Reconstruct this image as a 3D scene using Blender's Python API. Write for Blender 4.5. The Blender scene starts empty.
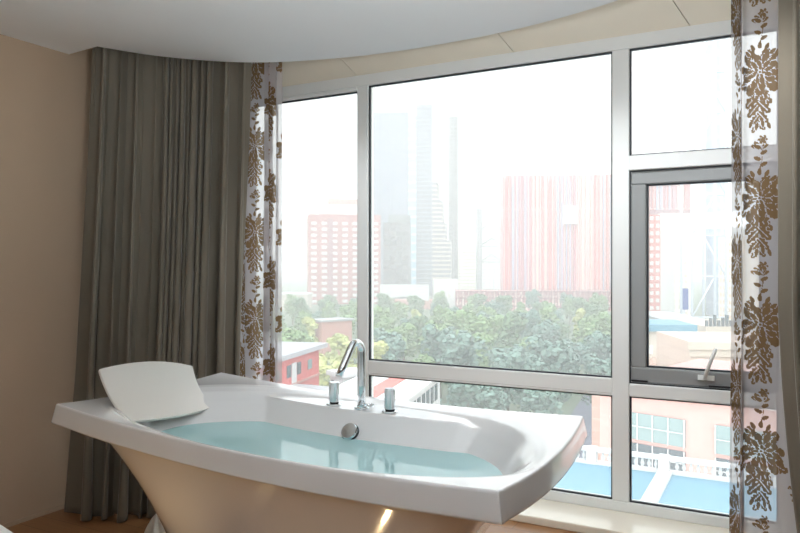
import bpy, bmesh, math, random
import numpy as np
from mathutils import Vector, Matrix, noise
random.seed(7)
S = bpy.context.scene
COL = S.collection
PI = math.pi
rad = math.radians

# ------------------------------------------------------------------ helpers
def tag(o, label=None, cat=None, group=None, kind=None):
    if label: o['label'] = label
    if cat: o['category'] = cat
    if group: o['group'] = group
    if kind: o['kind'] = kind
    return o

def link(name, me, mats=None, parent=None, smooth=False):
    o = bpy.data.objects.new(name, me)
    COL.objects.link(o)
    if mats is not None:
        for m in (mats if isinstance(mats, (list, tuple)) else [mats]):
            me.materials.append(m)
    if parent is not None: o.parent = parent
    if smooth:
        me.polygons.foreach_set('use_smooth', [True] * len(me.polygons))
    return o

def empty(name, loc=(0, 0, 0), rz=0):
    o = bpy.data.objects.new(name, None)
    COL.objects.link(o); o.location = loc; o.rotation_euler = (0, 0, rz)
    o.empty_display_size = .2
    return o

def pyd(name, v, f, mats=None, parent=None, smooth=False):
    me = bpy.data.meshes.new(name); me.from_pydata(v, [], f); me.update()
    return link(name, me, mats, parent, smooth)

def from_bm(name, bm, mats=None, parent=None, smooth=False):
    me = bpy.data.meshes.new(name); bm.to_mesh(me); bm.free()
    return link(name, me, mats, parent, smooth)

def box(bm, x0, x1, y0, y1, z0, z1, mi=0):
    vs = [bm.verts.new((x, y, z)) for z in (z0, z1) for y in (y0, y1) for x in (x0, x1)]
    for q in ((0, 2, 3, 1), (4, 5, 7, 6), (0, 1, 5, 4), (2, 6, 7, 3), (1, 3, 7, 5), (0, 4, 6, 2)):
        f = bm.faces.new([vs[i] for i in q]); f.material_index = mi
    return vs

def prism(bm, pts, z0, z1, mi=0):
    a = [bm.verts.new((p[0], p[1], z0)) for p in pts]
    b = [bm.verts.new((p[0], p[1], z1)) for p in pts]
    n = len(pts)
    f = bm.faces.new(a[::-1]); f.material_index = mi
    f = bm.faces.new(b); f.material_index = mi
    for i in range(n):
        f = bm.faces.new([a[i], a[(i + 1) % n], b[(i + 1) % n], b[i]]); f.material_index = mi

def bevel(o, w=.004, seg=2, ang=40):
    m = o.modifiers.new('bevel', 'BEVEL'); m.width = w; m.segments = seg
    m.limit_method = 'ANGLE'; m.angle_limit = rad(ang)
    return o

def lathe(bm, prof, n=32, mi=0):
    def mk(r, z): return [bm.verts.new((r * math.cos(2 * PI * i / n), r * math.sin(2 * PI * i / n), z)) for i in range(n)]
    segs = []
    prev_end = None; prev_ang = None
    for (r0, z0), (r1, z1) in zip(prof, prof[1:]):
        ang_ = math.atan2(r1 - r0, z1 - z0)
        a = prev_end if (prev_end is not None and abs(ang_ - prev_ang) < .6) else mk(r0, z0)   # hard edge where the profile turns
        b = mk(r1, z1)
        for i in range(n):
            f = bm.faces.new([a[i], a[(i + 1) % n], b[(i + 1) % n], b[i]]); f.material_index = mi; f.smooth = True
        prev_end, prev_ang = b, ang_
    bm.faces.new(mk(*prof[0])[::-1]); bm.faces.new(mk(*prof[-1]))

def tube(bm, pts, radii, n=20, cap=True):
    pts = [Vector(p) for p in pts]; rings = []
    ref = Vector((1, 0, 0))
    for i, p in enumerate(pts):
        t = (pts[min(i + 1, len(pts) - 1)] - pts[max(i - 1, 0)]).normalized()
        a = t.cross(ref)
        if a.length < 1e-3: a = t.cross(Vector((0, 1, 0)))
        a.normalize(); b = a.cross(t)
        r = radii[i] if isinstance(radii, (list, tuple)) else radii
        rings.append([bm.verts.new(p + r * (math.cos(2 * PI * k / n) * a + math.sin(2 * PI * k / n) * b)) for k in range(n)])
    for a, b in zip(rings, rings[1:]):
        for i in range(n):
            f = bm.faces.new([a[i], a[(i + 1) % n], b[(i + 1) % n], b[i]]); f.smooth = True
    if cap:
        bm.faces.new(rings[0][::-1]); bm.faces.new(rings[-1])

def dup_tree(root, loc=None, rz=None, scale=None):
    r = root.copy(); COL.objects.link(r)
    for ch in list(root.children):
        c = ch.copy(); COL.objects.link(c); c.parent = r
        for g in ch.children:
            d = g.copy(); COL.objects.link(d); d.parent = c
    if loc is not None: r.location = loc
    if rz is not None: r.rotation_euler = (0, 0, rz)
    if scale is not None: r.scale = scale
    return r

# ------------------------------------------------------------------ material helpers
def lin(c):
    return tuple(((v / 255) / 12.92 if v / 255 <= .04045 else ((v / 255 + .055) / 1.055) ** 2.4) for v in c) + (1,)

def mat(name, c, rough=.5, metal=0, coat=0, spec=.5, sheen=0, var=0, vscale=5, bump=0, bscale=50, vstretch=(1, 1, 1)):
    m = bpy.data.materials.new(name); m.use_nodes = True
    nt = m.node_tree; b = nt.nodes['Principled BSDF']
    b.inputs['Base Color'].default_value = lin(c)
    b.inputs['Roughness'].default_value = rough
    b.inputs['Metallic'].default_value = metal
    b.inputs['Specular IOR Level'].default_value = spec
    b.inputs['Coat Weight'].default_value = coat
    b.inputs['Coat Roughness'].default_value = .04
    if sheen:
        b.inputs['Sheen Weight'].default_value = sheen
        b.inputs['Sheen Roughness'].default_value = .4
    if var or bump:
        tc = nt.nodes.new('ShaderNodeTexCoord'); mp = nt.nodes.new('ShaderNodeMapping')
        mp.inputs['Scale'].default_value = vstretch
        nt.links.new(tc.outputs['Object'], mp.inputs['Vector'])
    if var:
        nz = nt.nodes.new('ShaderNodeTexNoise'); nz.inputs['Scale'].default_value = vscale; nz.inputs['Detail'].default_value = 4
        nt.links.new(mp.outputs['Vector'], nz.inputs['Vector'])
        cr = nt.nodes.new('ShaderNodeMapRange')
        cr.inputs['From Min'].default_value = .3; cr.inputs['From Max'].default_value = .7
        cr.inputs['To Min'].default_value = 1 - var; cr.inputs['To Max'].default_value = 1 + var
        nt.links.new(nz.outputs['Fac'], cr.inputs['Value'])
        mx = nt.nodes.new('ShaderNodeVectorMath'); mx.operation = 'SCALE'
        mx.inputs[0].default_value = lin(c)[:3]
        nt.links.new(cr.outputs['Result'], mx.inputs['Scale'])
        nt.links.new(mx.outputs['Vector'], b.inputs['Base Color'])
    if bump:
        nb = nt.nodes.new('ShaderNodeTexNoise'); nb.inputs['Scale'].default_value = bscale; nb.inputs['Detail'].default_value = 3
        nt.links.new(mp.outputs['Vector'], nb.inputs['Vector'])
        bp = nt.nodes.new('ShaderNodeBump'); bp.inputs['Strength'].default_value = bump; bp.inputs['Distance'].default_value = .003
        nt.links.new(nb.outputs['Fac'], bp.inputs['Height'])
        nt.links.new(bp.outputs['Normal'], b.inputs['Normal'])
    return m

M = {}
M['wall'] = mat('wall_paint', (188, 165, 141), .75, var=.03, vscale=2, bump=.08, bscale=180)
M['ceil'] = mat('ceiling_paint', (240, 240, 240), .8)
M['back'] = mat('dark_unseen_walls', (96, 74, 54), .5, var=.1, vscale=3)  # dark tone picked for unseen walls to cut light bounced onto the tub
M['pocket'] = mat('pocket_paint', (222, 196, 168), .8)
M['lintel'] = mat('lintel_paint', (247, 240, 224), .6, var=.02, vscale=4)
M['upvc'] = mat('white_frame', (244, 247, 246), .32, spec=.5)
M['upvc_seam'] = mat('frame_seam', (130, 128, 124), .6)
M['sash'] = mat('grey_sash', (150, 153, 153), .35)
M['gasket'] = mat('rubber_gasket', (45, 50, 56), .5)
M['sill'] = mat('cream_stone', (243, 236, 220), .15, var=.03, vscale=6)
M['tub'] = mat('tub_acrylic', (238, 239, 240), .16, coat=.7, spec=.5)
M['chrome'] = mat('chrome', (236, 242, 245), .14, metal=1)
M['dark_ring'] = mat('dark_ring', (60, 62, 64), .25, metal=.8)
M['pad'] = mat('headrest_pad', (226, 222, 215), .42, bump=.05, bscale=300)
M['cloth'] = mat('white_cloth', (240, 236, 226), .8, bump=.3, bscale=60)
M['velvet'] = mat('velvet', (116, 108, 94), .75, sheen=.4, var=.07, vscale=4, vstretch=(1.5, 1.5, .6), bump=.15, bscale=120)
M['dark'] = mat('dark_metal', (60, 60, 62), .4, metal=.6)

# wooden floor
def floor_mat():
    m = bpy.data.materials.new('wood_floor'); m.use_nodes = True; nt = m.node_tree; b = nt.nodes['Principled BSDF']
    tc = nt.nodes.new('ShaderNodeTexCoord')
    br = nt.nodes.new('ShaderNodeTexBrick'); br.offset = .37
    br.inputs['Scale'].default_value = 1; br.inputs['Brick Width'].default_value = 1.2; br.inputs['Row Height'].default_value = .125
    br.inputs['Mortar Size'].default_value = .0018; br.inputs['Mortar Smooth'].default_value = .2
    br.inputs['Color1'].default_value = lin((160, 116, 76)); br.inputs['Color2'].default_value = lin((146, 104, 68))
    br.inputs['Mortar'].default_value = lin((96, 68, 44))
    nt.links.new(tc.outputs['Object'], br.inputs['Vector'])
    mp = nt.nodes.new('ShaderNodeMapping'); mp.inputs['Scale'].default_value = (1.5, 30, 1)
    nt.links.new(tc.outputs['Object'], mp.inputs['Vector'])
    nz = nt.nodes.new('ShaderNodeTexNoise'); nz.inputs['Scale'].default_value = 3; nz.inputs['Detail'].default_value = 6
    nt.links.new(mp.outputs['Vector'], nz.inputs['Vector'])
    mr = nt.nodes.new('ShaderNodeMapRange'); mr.inputs['To Min'].default_value = .8; mr.inputs['To Max'].default_value = 1.15
    nt.links.new(nz.outputs['Fac'], mr.inputs['Value'])
    mx = nt.nodes.new('ShaderNodeVectorMath'); mx.operation = 'SCALE'
    nt.links.new(br.outputs['Color'], mx.inputs[0]); nt.links.new(mr.outputs['Result'], mx.inputs['Scale'])
    nt.links.new(mx.outputs['Vector'], b.inputs['Base Color']); b.inputs['Roughness'].default_value = .35
    return m
M['floor'] = floor_mat()

# window glass: faint reflections, a thin whitening veil imitating glare and haze, else clear
def glass_mat():
    m = bpy.data.materials.new('window_glass'); m.use_nodes = True; nt = m.node_tree
    for n in list(nt.nodes):
        if n.type != 'OUTPUT_MATERIAL': nt.nodes.remove(n)
    out = nt.nodes['Material Output']
    tr = nt.nodes.new('ShaderNodeBsdfTransparent'); tr.inputs['Color'].default_value = (.97, .985, .98, 1)
    tl = nt.nodes.new('ShaderNodeBsdfTranslucent'); tl.inputs['Color'].default_value = (1, .99, .98, 1)
    gl = nt.nodes.new('ShaderNodeBsdfGlossy'); gl.inputs['Roughness'].default_value = .01
    fr = nt.nodes.new('ShaderNodeFresnel'); fr.inputs['IOR'].default_value = 1.3
    a = nt.nodes.new('ShaderNodeMixShader'); a.inputs['Fac'].default_value = GLASS_VEIL
    b = nt.nodes.new('ShaderNodeMixShader')
    nt.links.new(tr.outputs[0], a.inputs[1]); nt.links.new(tl.outputs[0], a.inputs[2])
    nt.links.new(fr.outputs[0], b.inputs['Fac']); nt.links.new(a.outputs[0], b.inputs[1]); nt.links.new(gl.outputs[0], b.inputs[2])
    nt.links.new(b.outputs[0], out.inputs['Surface'])
    return m
GLASS_VEIL = .11
M['glass'] = glass_mat()

def water_mat():
    m = bpy.data.materials.new('bath_water'); m.use_nodes = True; nt = m.node_tree
    for n in list(nt.nodes):
        if n.type != 'OUTPUT_MATERIAL': nt.nodes.remove(n)
    out = nt.nodes['Material Output']
    tr = nt.nodes.new('ShaderNodeBsdfTransparent'); tr.inputs['Color'].default_value = (.74, .98, 1, 1)
    df = nt.nodes.new('ShaderNodeBsdfDiffuse'); df.inputs['Color'].default_value = (.64, .97, 1, 1)
    gl = nt.nodes.new('ShaderNodeBsdfGlossy'); gl.inputs['Roughness'].default_value = .015
    nz = nt.nodes.new('ShaderNodeTexNoise'); nz.inputs['Scale'].default_value = 9
    tc = nt.nodes.new('ShaderNodeTexCoord'); nt.links.new(tc.outputs['Object'], nz.inputs['Vector'])
    bp = nt.nodes.new('ShaderNodeBump'); bp.inputs['Strength'].default_value = .06; bp.inputs['Distance'].default_value = .01
    nt.links.new(nz.outputs['Fac'], bp.inputs['Height']); nt.links.new(bp.outputs['Normal'], gl.inputs['Normal'])
    fr = nt.nodes.new('ShaderNodeFresnel'); fr.inputs['IOR'].default_value = 1.33
    a = nt.nodes.new('ShaderNodeMixShader'); a.inputs['Fac'].default_value = .72
    b = nt.nodes.new('ShaderNodeMixShader')
    nt.links.new(tr.outputs[0], a.inputs[1]); nt.links.new(df.outputs[0], a.inputs[2])
    nt.links.new(fr.outputs[0], b.inputs['Fac']); nt.links.new(a.outputs[0], b.inputs[1]); nt.links.new(gl.outputs[0], b.inputs[2])
    nt.links.new(b.outputs[0], out.inputs['Surface'])
    return m
M['water'] = water_mat()

# sheer curtain cloth: woven veil, brown flowers printed where the attribute 'flower' says so
def sheer_mat():
    m = bpy.data.materials.new('floral_sheer'); m.use_nodes = True; nt = m.node_tree
    for n in list(nt.nodes):
        if n.type != 'OUTPUT_MATERIAL': nt.nodes.remove(n)
    out = nt.nodes['Material Output']
    at = nt.nodes.new('ShaderNodeAttribute'); at.attribute_name = 'flower'
    mr = nt.nodes.new('ShaderNodeMapRange'); mr.inputs['From Min'].default_value = .38; mr.inputs['From Max'].default_value = .62
    nt.links.new(at.outputs['Fac'], mr.inputs['Value'])
    def cloth(col, trans, tlw, tcol):
        d = nt.nodes.new('ShaderNodeBsdfDiffuse'); d.inputs['Color'].default_value = lin(col)
        t = nt.nodes.new('ShaderNodeBsdfTranslucent'); t.inputs['Color'].default_value = lin(tcol)
        x = nt.nodes.new('ShaderNodeMixShader'); x.inputs['Fac'].default_value = tlw
        nt.links.new(d.outputs[0], x.inputs[1]); nt.links.new(t.outputs[0], x.inputs[2])
        tr = nt.nodes.new('ShaderNodeBsdfTransparent')
        y = nt.nodes.new('ShaderNodeMixShader'); y.inputs['Fac'].default_value = trans
        nt.links.new(x.outputs[0], y.inputs[1]); nt.links.new(tr.outputs[0], y.inputs[2])
        return y
    a = cloth((226, 220, 222), .42, .5, (226, 222, 226))
    b = cloth((122, 98, 70), .04, .3, (150, 120, 84))
    mx = nt.nodes.new('ShaderNodeMixShader')
    nt.links.new(mr.outputs['Result'], mx.inputs['Fac']); nt.links.new(a.outputs[0], mx.inputs[1]); nt.links.new(b.outputs[0], mx.inputs[2])
    nt.links.new(mx.outputs[0], out.inputs['Surface'])
    return m
M['sheer'] = sheer_mat()

# ------------------------------------------------------------------ camera
CAM_Z = 1.3; YAW = 28.5; F = 713.0
cs, sn = math.cos(rad(YAW)), math.sin(rad(YAW))
cam = bpy.data.cameras.new('camera'); cam.sensor_width = 36; cam.lens = 36 * F / 800
cam.clip_end = 3000; cam.clip_start = .05
co = bpy.data.objects.new('camera', cam); COL.objects.link(co)
co.location = (0, 0, CAM_Z); co.rotation_euler = (rad(90), 0, rad(YAW))
S.camera = co

def place(px, d, py=None, z=None):
    """world point at distance d in front of the viewpoint, in the direction of a bearing"""
    u = (px - 400) / F
    x, y = d * (u * cs - sn), d * (u * sn + cs)
    if z is None: z = CAM_Z - (py - 266) / F * d
    return Vector((x, y, z))

# ------------------------------------------------------------------ room shell
XL, XR, YB, YW = -3.42, 2.6, -3.0, 3.76
CEIL, POCK = 2.45, 2.64
def struct(name, bm, m, smooth=False):
    return tag(from_bm(name, bm, m, None, smooth), kind='structure')

bm = bmesh.new(); box(bm, XL, XR, YB, 3.9, -.12, 0); struct('floor', bm, M['floor'])
bm = bmesh.new(); box(bm, XL - .2, XL, YB - .15, 4.0, -.12, 2.9); struct('wall_left', bm, M['wall'])
bm = bmesh.new(); box(bm, XR, XR + .2, YB - .15, 4.0, -.12, 2.9); struct('wall_right', bm, M['back'])
bm = bmesh.new(); box(bm, XL, XR, YB - .15, YB, -.12, 2.9); struct('wall_back', bm, M['back'])
WX0, WX1, WZ0, WZ1 = -3.34, .05, .04, 2.485
bm = bmesh.new()
box(bm, XL, WX0, YW - .02, 4.0, -.12, 2.9); box(bm, WX1, XR, YW - .02, 4.0, -.12, 2.9)
box(bm, WX0, WX1, YW + .03, 4.0, WZ1, 2.9); box(bm, WX0, WX1, YW + .005, 4.0, -.12, 0)
struct('wall_window', bm, M['wall'])
bm = bmesh.new(); box(bm, XL, XR, 3.475, YW + .10, 0, .04); o = struct('trim_1', bm, M['sill']); bevel(o, .006)
# slanted lintel panels above the window with thin open joints
bm = bmesh.new()
xs = [XL + .01, -2.35, -1.33, -.42, .6, XR - .01]
for a, b in zip(xs, xs[1:]):
    g = .002
    P = [(YW + .01, WZ1), (YW - .16, POCK), (YW + .03, POCK), (YW + .03, WZ1)]
    sh = -.10
    va = [bm.verts.new((a + g + (sh if z > 2.5 and a > XL + .02 else 0), y, z)) for y, z in P]
    vb = [bm.verts.new((b - g + (sh if z > 2.5 and b < XR - .02 else 0), y, z)) for y, z in P]
    bm.faces.new(va); bm.faces.new(vb[::-1])
    for i in range(4): bm.faces.new([va[i], vb[i], vb[(i + 1) % 4], va[(i + 1) % 4]])
struct('trim_2', bm, M['lintel'])
bm = bmesh.new(); box(bm, XL, XR, YB, 3.9, POCK, 2.9); struct('trim_3', bm, M['pocket'])

def catmull(P, n=12):
    P = [Vector(p) for p in P]; out = []
    Q = [2 * P[0] - P[1]] + P + [2 * P[-1] - P[-2]]
    for i in range(1, len(Q) - 2):
        for k in range(n):
            t = k / n
            out.append(.5 * ((2 * Q[i]) + (-Q[i - 1] + Q[i + 1]) * t + (2 * Q[i - 1] - 5 * Q[i] + 4 * Q[i + 1] - Q[i + 2]) * t * t + (-Q[i - 1] + 3 * Q[i] - 3 * Q[i + 1] + Q[i + 2]) * t ** 3))
    out.append(P[-1])
    return out
edge = catmull([(-3.17, 2.52), (-3.03, 2.78), (-2.80, 3.03), (-2.51, 3.20), (-2.04, 3.32), (-1.55, 3.34), (-1.08, 3.29), (-.63, 3.15), (-.25, 2.92), (.1, 2.6), (.22, 2.48)])
poly = [(XL, YB), (XL, 2.54)] + [tuple(p) for p in edge] + [(XR, 2.48), (XR, YB)]
bm = bmesh.new(); prism(bm, poly[::-1], CEIL, POCK - .001)
struct('ceiling', bm, M['ceil'])
bm = bmesh.new(); box(bm, XL, XL + .008, YB, 3.47, 0, .02); struct('baseboard_left', bm, M['wall'])

# ------------------------------------------------------------------ window
win = empty('window_1'); tag(win, kind='structure')
FY0, FY1, GY = YW, YW + .075, YW + .022
bm = bmesh.new()
def bar(x0, x1, z0, z1, y0=FY0): box(bm, x0, x1, y0, FY1, z0, z1)
panes = [(-3.27, -2.345, .092, 2.39), (-2.268, -.795, .722, 2.415), (-2.268, -.795, .092, .632),
         (-.71, -.035, 1.865, 2.415), (-.71, -.035, .092, .636)]
bar(WX0, WX1, 2.415, WZ1); bar(WX0, WX1, WZ0, .092)                    # head, foot
bar(WX0, -3.27, .092, 2.415); bar(-.035, WX1, .092, 2.415)             # jambs
bar(-2.345, -2.268, .092, 2.415); bar(-.795, -.71, .092, 2.415)        # mullions
bar(-2.268, -.795, .632, .722); bar(-.71, -.035, .636, .702)           # rails
bar(-.71, -.035, 1.79, 1.865, FY0 - .012); bar(-3.27, -2.345, 2.39, 2.415)
o = from_bm('window_frame', bm, M['upvc'], win); bevel(o, .005, 2)
def gasket_bm(x0, x1, z0, z1, w, y0, y1):
    bm = bmesh.new()
    box(bm, x0, x1, y0, y1, z0, z0 + w); box(bm, x0, x1, y0, y1, z1 - w, z1)
    box(bm, x0, x0 + w, y0, y1, z0 + w, z1 - w); box(bm, x1 - w, x1, y0, y1, z0 + w, z1 - w)
    return bm
for (x0, x1, z0, z1) in panes:
    bm = bmesh.new(); box(bm, x0 + .001, x1 - .001, GY, GY + .006, z0 + .001, z1 - .001)
    g = from_bm('glass_pane', bm, M['glass'], win)
    # glazing bead then black rubber line
    from_bm('rubber_gasket', gasket_bm(x0, x1, z0, z1, .008, GY - .006, GY + .012), M['gasket'], g)
# seam lines across the mid rail and mullions
bm = bmesh.new()
for z in (.645,): box(bm, -2.25, -.80, FY0 - .0004, FY0 + .001, z, z + .001)
from_bm('frame_seam', bm, M['upvc_seam'], win)
# opening sash, recessed and darker than the fixed frame
sx0, sx1, sz0, sz1 = -.705, -.035, .708, 1.785
bm = bmesh.new()
w = .075
box(bm, sx0, sx1, FY0 + .018, FY1 + .01, sz1 - .066, sz1); box(bm, sx0, sx1, FY0 + .018, FY1 + .01, sz0, sz0 + .078)
box(bm, sx0, sx0 + w, FY0 + .018, FY1 + .01, sz0 + .078, sz1 - .066); box(bm, sx1 - w, sx1, FY0 + .018, FY1 + .01, sz0 + .078, sz1 - .066)
sash = from_bm('window_sash', bm, M['sash'], win); bevel(sash, .006, 2)
tag(sash, 'grey opening sash, darker than the white fixed frame')
bm = bmesh.new(); box(bm, sx0 + w, sx1 - w, FY0 + .05, FY0 + .056, sz0 + .078, sz1 - .066)
from_bm('sash_glass', bm, M['glass'], sash)
from_bm('sash_gasket', gasket_bm(sx0 + w, sx1 - w, sz0 + .078, sz1 - .066, .008, FY0 + .040, FY0 + .062), M['gasket'], sash)
from_bm('sash_rubber_line', gasket_bm(-.71, -.035, .702, 1.79, .006, FY0 + .012, FY0 + .020), M['gasket'], sash)
bm = bmesh.new(); box(bm, -.035 - .30, -.04 - .01, FY0 + .002, FY0 + .02, .716, .722); 
box(bm, -.70, -.62, FY0 + .004, FY0 + .02, .714, .722)
from_bm('stay_rail', bm, M['dark'], sash)
# white lever handle leaning up from the sash's lower rail
bm = bmesh.new()
tube(bm, [(-.352, FY0 + .012, .755), (-.350, FY0 - .018, .765), (-.325, FY0 - .03, .84), (-.300, FY0 - .034, .905)], [.011, .010, .009, .008], 12)
box(bm, -.385, -.310, FY0 + .004, FY0 + .02, .745, .768)
o = from_bm('sash_handle', bm, M['upvc'], sash); tag(o, 'white lever handle leaning on the lower sash rail')

# ------------------------------------------------------------------ bathtub
TR = 0; TC = Vector((-1.597, 2.218, 0))
def shear(x, y):
    return x * (1 - .007 * y / .48) - .027 * y, y * (1 + .01 * x) - .101 * x
tub = empty('bathtub', TC, TR)
tag(tub, 'glossy white freestanding bathtub with flared rim, full of pale blue water', 'bathtub')
HL, HW, LIP = .957, .477, .075
def rim_pt(u, v):
    """rim outline: long sides bow out, the short ends bow a little"""
    x = u * (HL + (.025 if u > 0 else .018) * (1 - v * v))
    bow = .022 if v < 0 else .014
    y = v * (HW + bow * (1 - u * u))
    return x, y
def rim_z(u, v):
    return .755 - .031 * (1 - u * u) * v * v - .02 * (1 - v * v) * u * u
PROF = [(0, 0), (.03, .004), (.08, .018), (.14, .055), (.2, .105), (.27, .17), (.34, .23), (.42, .275), (.52, .295), (1.01, .30)]
def prof(s):
    for (a, b), (c, d) in zip(PROF, PROF[1:]):
        if s <= c:
            t = (s - a) / (c - a); return b + (d - b) * t
    return .30
def sm(t): t = max(0, min(1, t)); return t * t * (3 - 2 * t)
V0 = -.22
def basin_z(u, v):
    x, y = rim_pt(u, v)
    n = 3.0
    uu = abs(u) ** (.70 if u < 0 else 1.45)
    vv = ((v - V0) / (1 - V0)) ** .62 if v > V0 else ((V0 - v) / (1 + V0)) ** 1.0
    rho = (uu ** n + vv ** n) ** (1 / n)
    z = rim_z(u, v) - prof(max(0, 1 - rho))
    # faucet shelf on the back side
    if v > 0:
        ye = .252 + .05 * (x / .55) ** 2
        hz = .712 - .02 * max(0, (abs(x) - .52) / .1)
        if y >= ye - .16:
            t = (y - ye) / .007
            top = hz if t >= 1 else (hz - (1 - t) ** 2 * .004 if t > 0 else hz - .004 - (ye - y) * 1.15)
            if abs(x) < .72: z = max(z, top)
    return z
NU, NV = 200, 150
bm = bmesh.new()
grid = []
def warp(k, n):  # denser lines near the rim
    t = 2 * k / n - 1
    return math.copysign(1 - (1 - abs(t)) ** 1.15, t)
for j in range(NV + 1):
    v = warp(j, NV); row = []
    for i in range(NU + 1):
        u = warp(i, NU); x, y = rim_pt(u, v)
        row.append(bm.verts.new((x, y, basin_z(u, v) - (.0))))
    grid.append(row)
for j in range(NV):
    for i in range(NU):
        f = bm.faces.new([grid[j][i], grid[j][i + 1], grid[j + 1][i + 1], grid[j + 1][i]]); f.smooth = True
border = [grid[0][i] for i in range(NU)] + [grid[j][NU] for j in range(NV)] + [grid[NV][i] for i in range(NU, 0, -1)] + [grid[j][0] for j in range(NV, 0, -1)]
info = []
for b in border:
    # outward direction
    d = Vector((b.co.x / HL, b.co.y / HW))
    info.append((b.co.copy(), d))
def ring(fn):
    return [bm.verts.new(fn(p, d)) for p, d in info]
def out2(p, k):   # scale about centre by absolute offset k in both axes (mitred corner)
    ax = abs(p.x) / HL; ay = abs(p.y) / HW
    m = max(ax, ay)
    fx = sm((ax - .93) / .05); fy = sm((ay - .93) / .05)
    return p.x + math.copysign(k * fx, p.x), p.y + math.copysign(k * fy, p.y)
rings = [border]
for k, dz in ((.003, -.001), (.0055, -.004), (.0065, -.009), (.018, -LIP + .006), (.018, -LIP), (.004, -LIP - .003)):
    rings.append(ring(lambda p, d: (*out2(p, k), p.z + dz)))
def supell(p, a, b, n):
    th = math.atan2(p.y / HW, p.x / HL)
    c, s_ = math.cos(th), math.sin(th)
    r = (abs(c) ** n + abs(s_) ** n) ** (-1 / n)
    return r * c * a, r * s_ * b
NB = 14
BT, BB = (.925, .468, 5.0), (.555, .31, 3.2)
ZT = .672
for k in range(NB + 1):
    t = k / NB                     # 0 under the lip, 1 at the floor
    z = ZT * (1 - t)
    g = (1 - t) ** 1.75
    a = BB[0] + (BT[0] - BB[0]) * g; b_ = BB[1] + (BT[1] - BB[1]) * g; n = BB[2] + (BT[2] - BB[2]) * g
    rings.append(ring(lambda p, d: (*supell(p, a, b_, n), z)))
for A, B in zip(rings, rings[1:]):
    n = len(A)
    for i in range(n):
        f = bm.faces.new([A[i], B[i], B[(i + 1) % n], A[(i + 1) % n]]); f.smooth = True
bm.faces.new(rings[-1])
for v_ in bm.verts: v_.co.x, v_.co.y = shear(v_.co.x, v_.co.y)
bmesh.ops.recalc_face_normals(bm, faces=bm.faces)
body = from_bm('tub_shell', bm, M['tub'], tub)
for e in ():
    pass
# water surface: where the basin lies below the water line
WZ = .620
bm = bmesh.new()
n = 120; pts = []
for k in range(n):
    th = 2 * PI * k / n; r = .3
    while r < 1.0:
        u, v = r * math.cos(th), r * math.sin(th)
        m_ = 1 / max(abs(math.cos(th)), abs(math.sin(th)))
        if basin_z(min(1, max(-1, u * 1)), min(1, max(-1, v))) > WZ: break
        r += .004
    pts.append(shear(*rim_pt(u, v)))
c0 = bm.verts.new((0, 0, WZ)); vs = [bm.verts.new((p[0] * 1.004, p[1] * 1.004, WZ)) for p in pts]
for i in range(n): bm.faces.new([c0, vs[i], vs[(i + 1) % n]])
water = from_bm('bath_water', bm, M['water'])
water.location = TC; water.rotation_euler = (0, 0, TR)
tag(water, 'clear pale turquoise water filling the white bathtub', 'water')

# --- tap set on the back shelf (local tub coordinates)
def to_local(X, Y, Z=0):
    v = Matrix.Rotation(-TR, 3, 'Z') @ (Vector((X, Y, Z)) - TC); return v
SH = .712
sp = to_local(-1.545, 2.515, SH)
def at_tub(bm, p, name, m, parent=None):
    o = from_bm(name, bm, m, parent or tub)
    return o
for nm, p in (('a', to_local(-1.692, 2.53, SH)), ('b', to_local(-1.408, 2.508, SH))):
    bm = bmesh.new()
    lathe(bm, [(.019, .012), (.019, .016), (.0225, .017), (.0225, .070), (.0215, .0705), (.0215, .0725), (.0225, .073), (.0225, .094), (.020, .097)], 28)
    o = from_bm('tap_handle', bm, M['chrome'], tub); o.location = p
    bm = bmesh.new(); lathe(bm, [(.034, 0), (.034, .004), (.031, .007), (.024, .008)], 32)
    f = from_bm('flange', bm, M['chrome'], o)
    bm = bmesh.new(); lathe(bm, [(.0195, .008), (.0195, .014)], 28)
    from_bm('collar', bm, M['dark_ring'], o)
bm = bmesh.new()
dirv = Matrix.Rotation(-TR, 3, 'Z') @ Vector((-.06, -1, 0)); dirv.normalize()
zt = .235; R = .042; path = [(0, 0, .008), (0, 0, .1), (0, 0, zt)]
ang = rad(142)
for k in range(1, 15):
    a = ang * k / 14
    q = dirv * (R * (1 - math.cos(a))); path.append((q.x, q.y, zt + R * math.sin(a)))
endd = dirv * math.sin(ang) + Vector((0, 0, math.cos(ang)))
last = Vector(path[-1])
for L in (.04, .09, .135): path.append(tuple(last + endd * L))
tube(bm, path, .0145, 24)
spout = from_bm('faucet_spout', bm, M['chrome'], tub); spout.location = sp
bm = bmesh.new(); lathe(bm, [(.032, 0), (.032, .005), (.029, .008), (.022, .009), (.022, .016), (.017, .018)], 32)
from_bm('flange', bm, M['chrome'], spout)
bm = bmesh.new(); tube(bm, [(.012, .004, .016), (.04, .012, .016)], .005, 12); tube(bm, [(.038, .0115, .016), (.05, .015, .016)], .0075, 12)
from_bm('diverter_pin', bm, M['chrome'], spout)
# overflow knob on the back wall
bm = bmesh.new(); lathe(bm, [(.034, 0), (.034, .012), (.0345, .016), (.032, .020), (.01, .0215)], 36)
ov = from_bm('overflow_knob', bm, M['chrome'], tub)
p = to_local(-1.568, 2.49, .652); ov.location = (*shear(p.x + .05, .185), .640); ov.rotation_euler = (rad(52), 0, 0)
bm = bmesh.new(); lathe(bm, [(.037, 0), (.037, .006)], 36)
from_bm('overflow_ring', bm, M['dark_ring'], ov)

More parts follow.
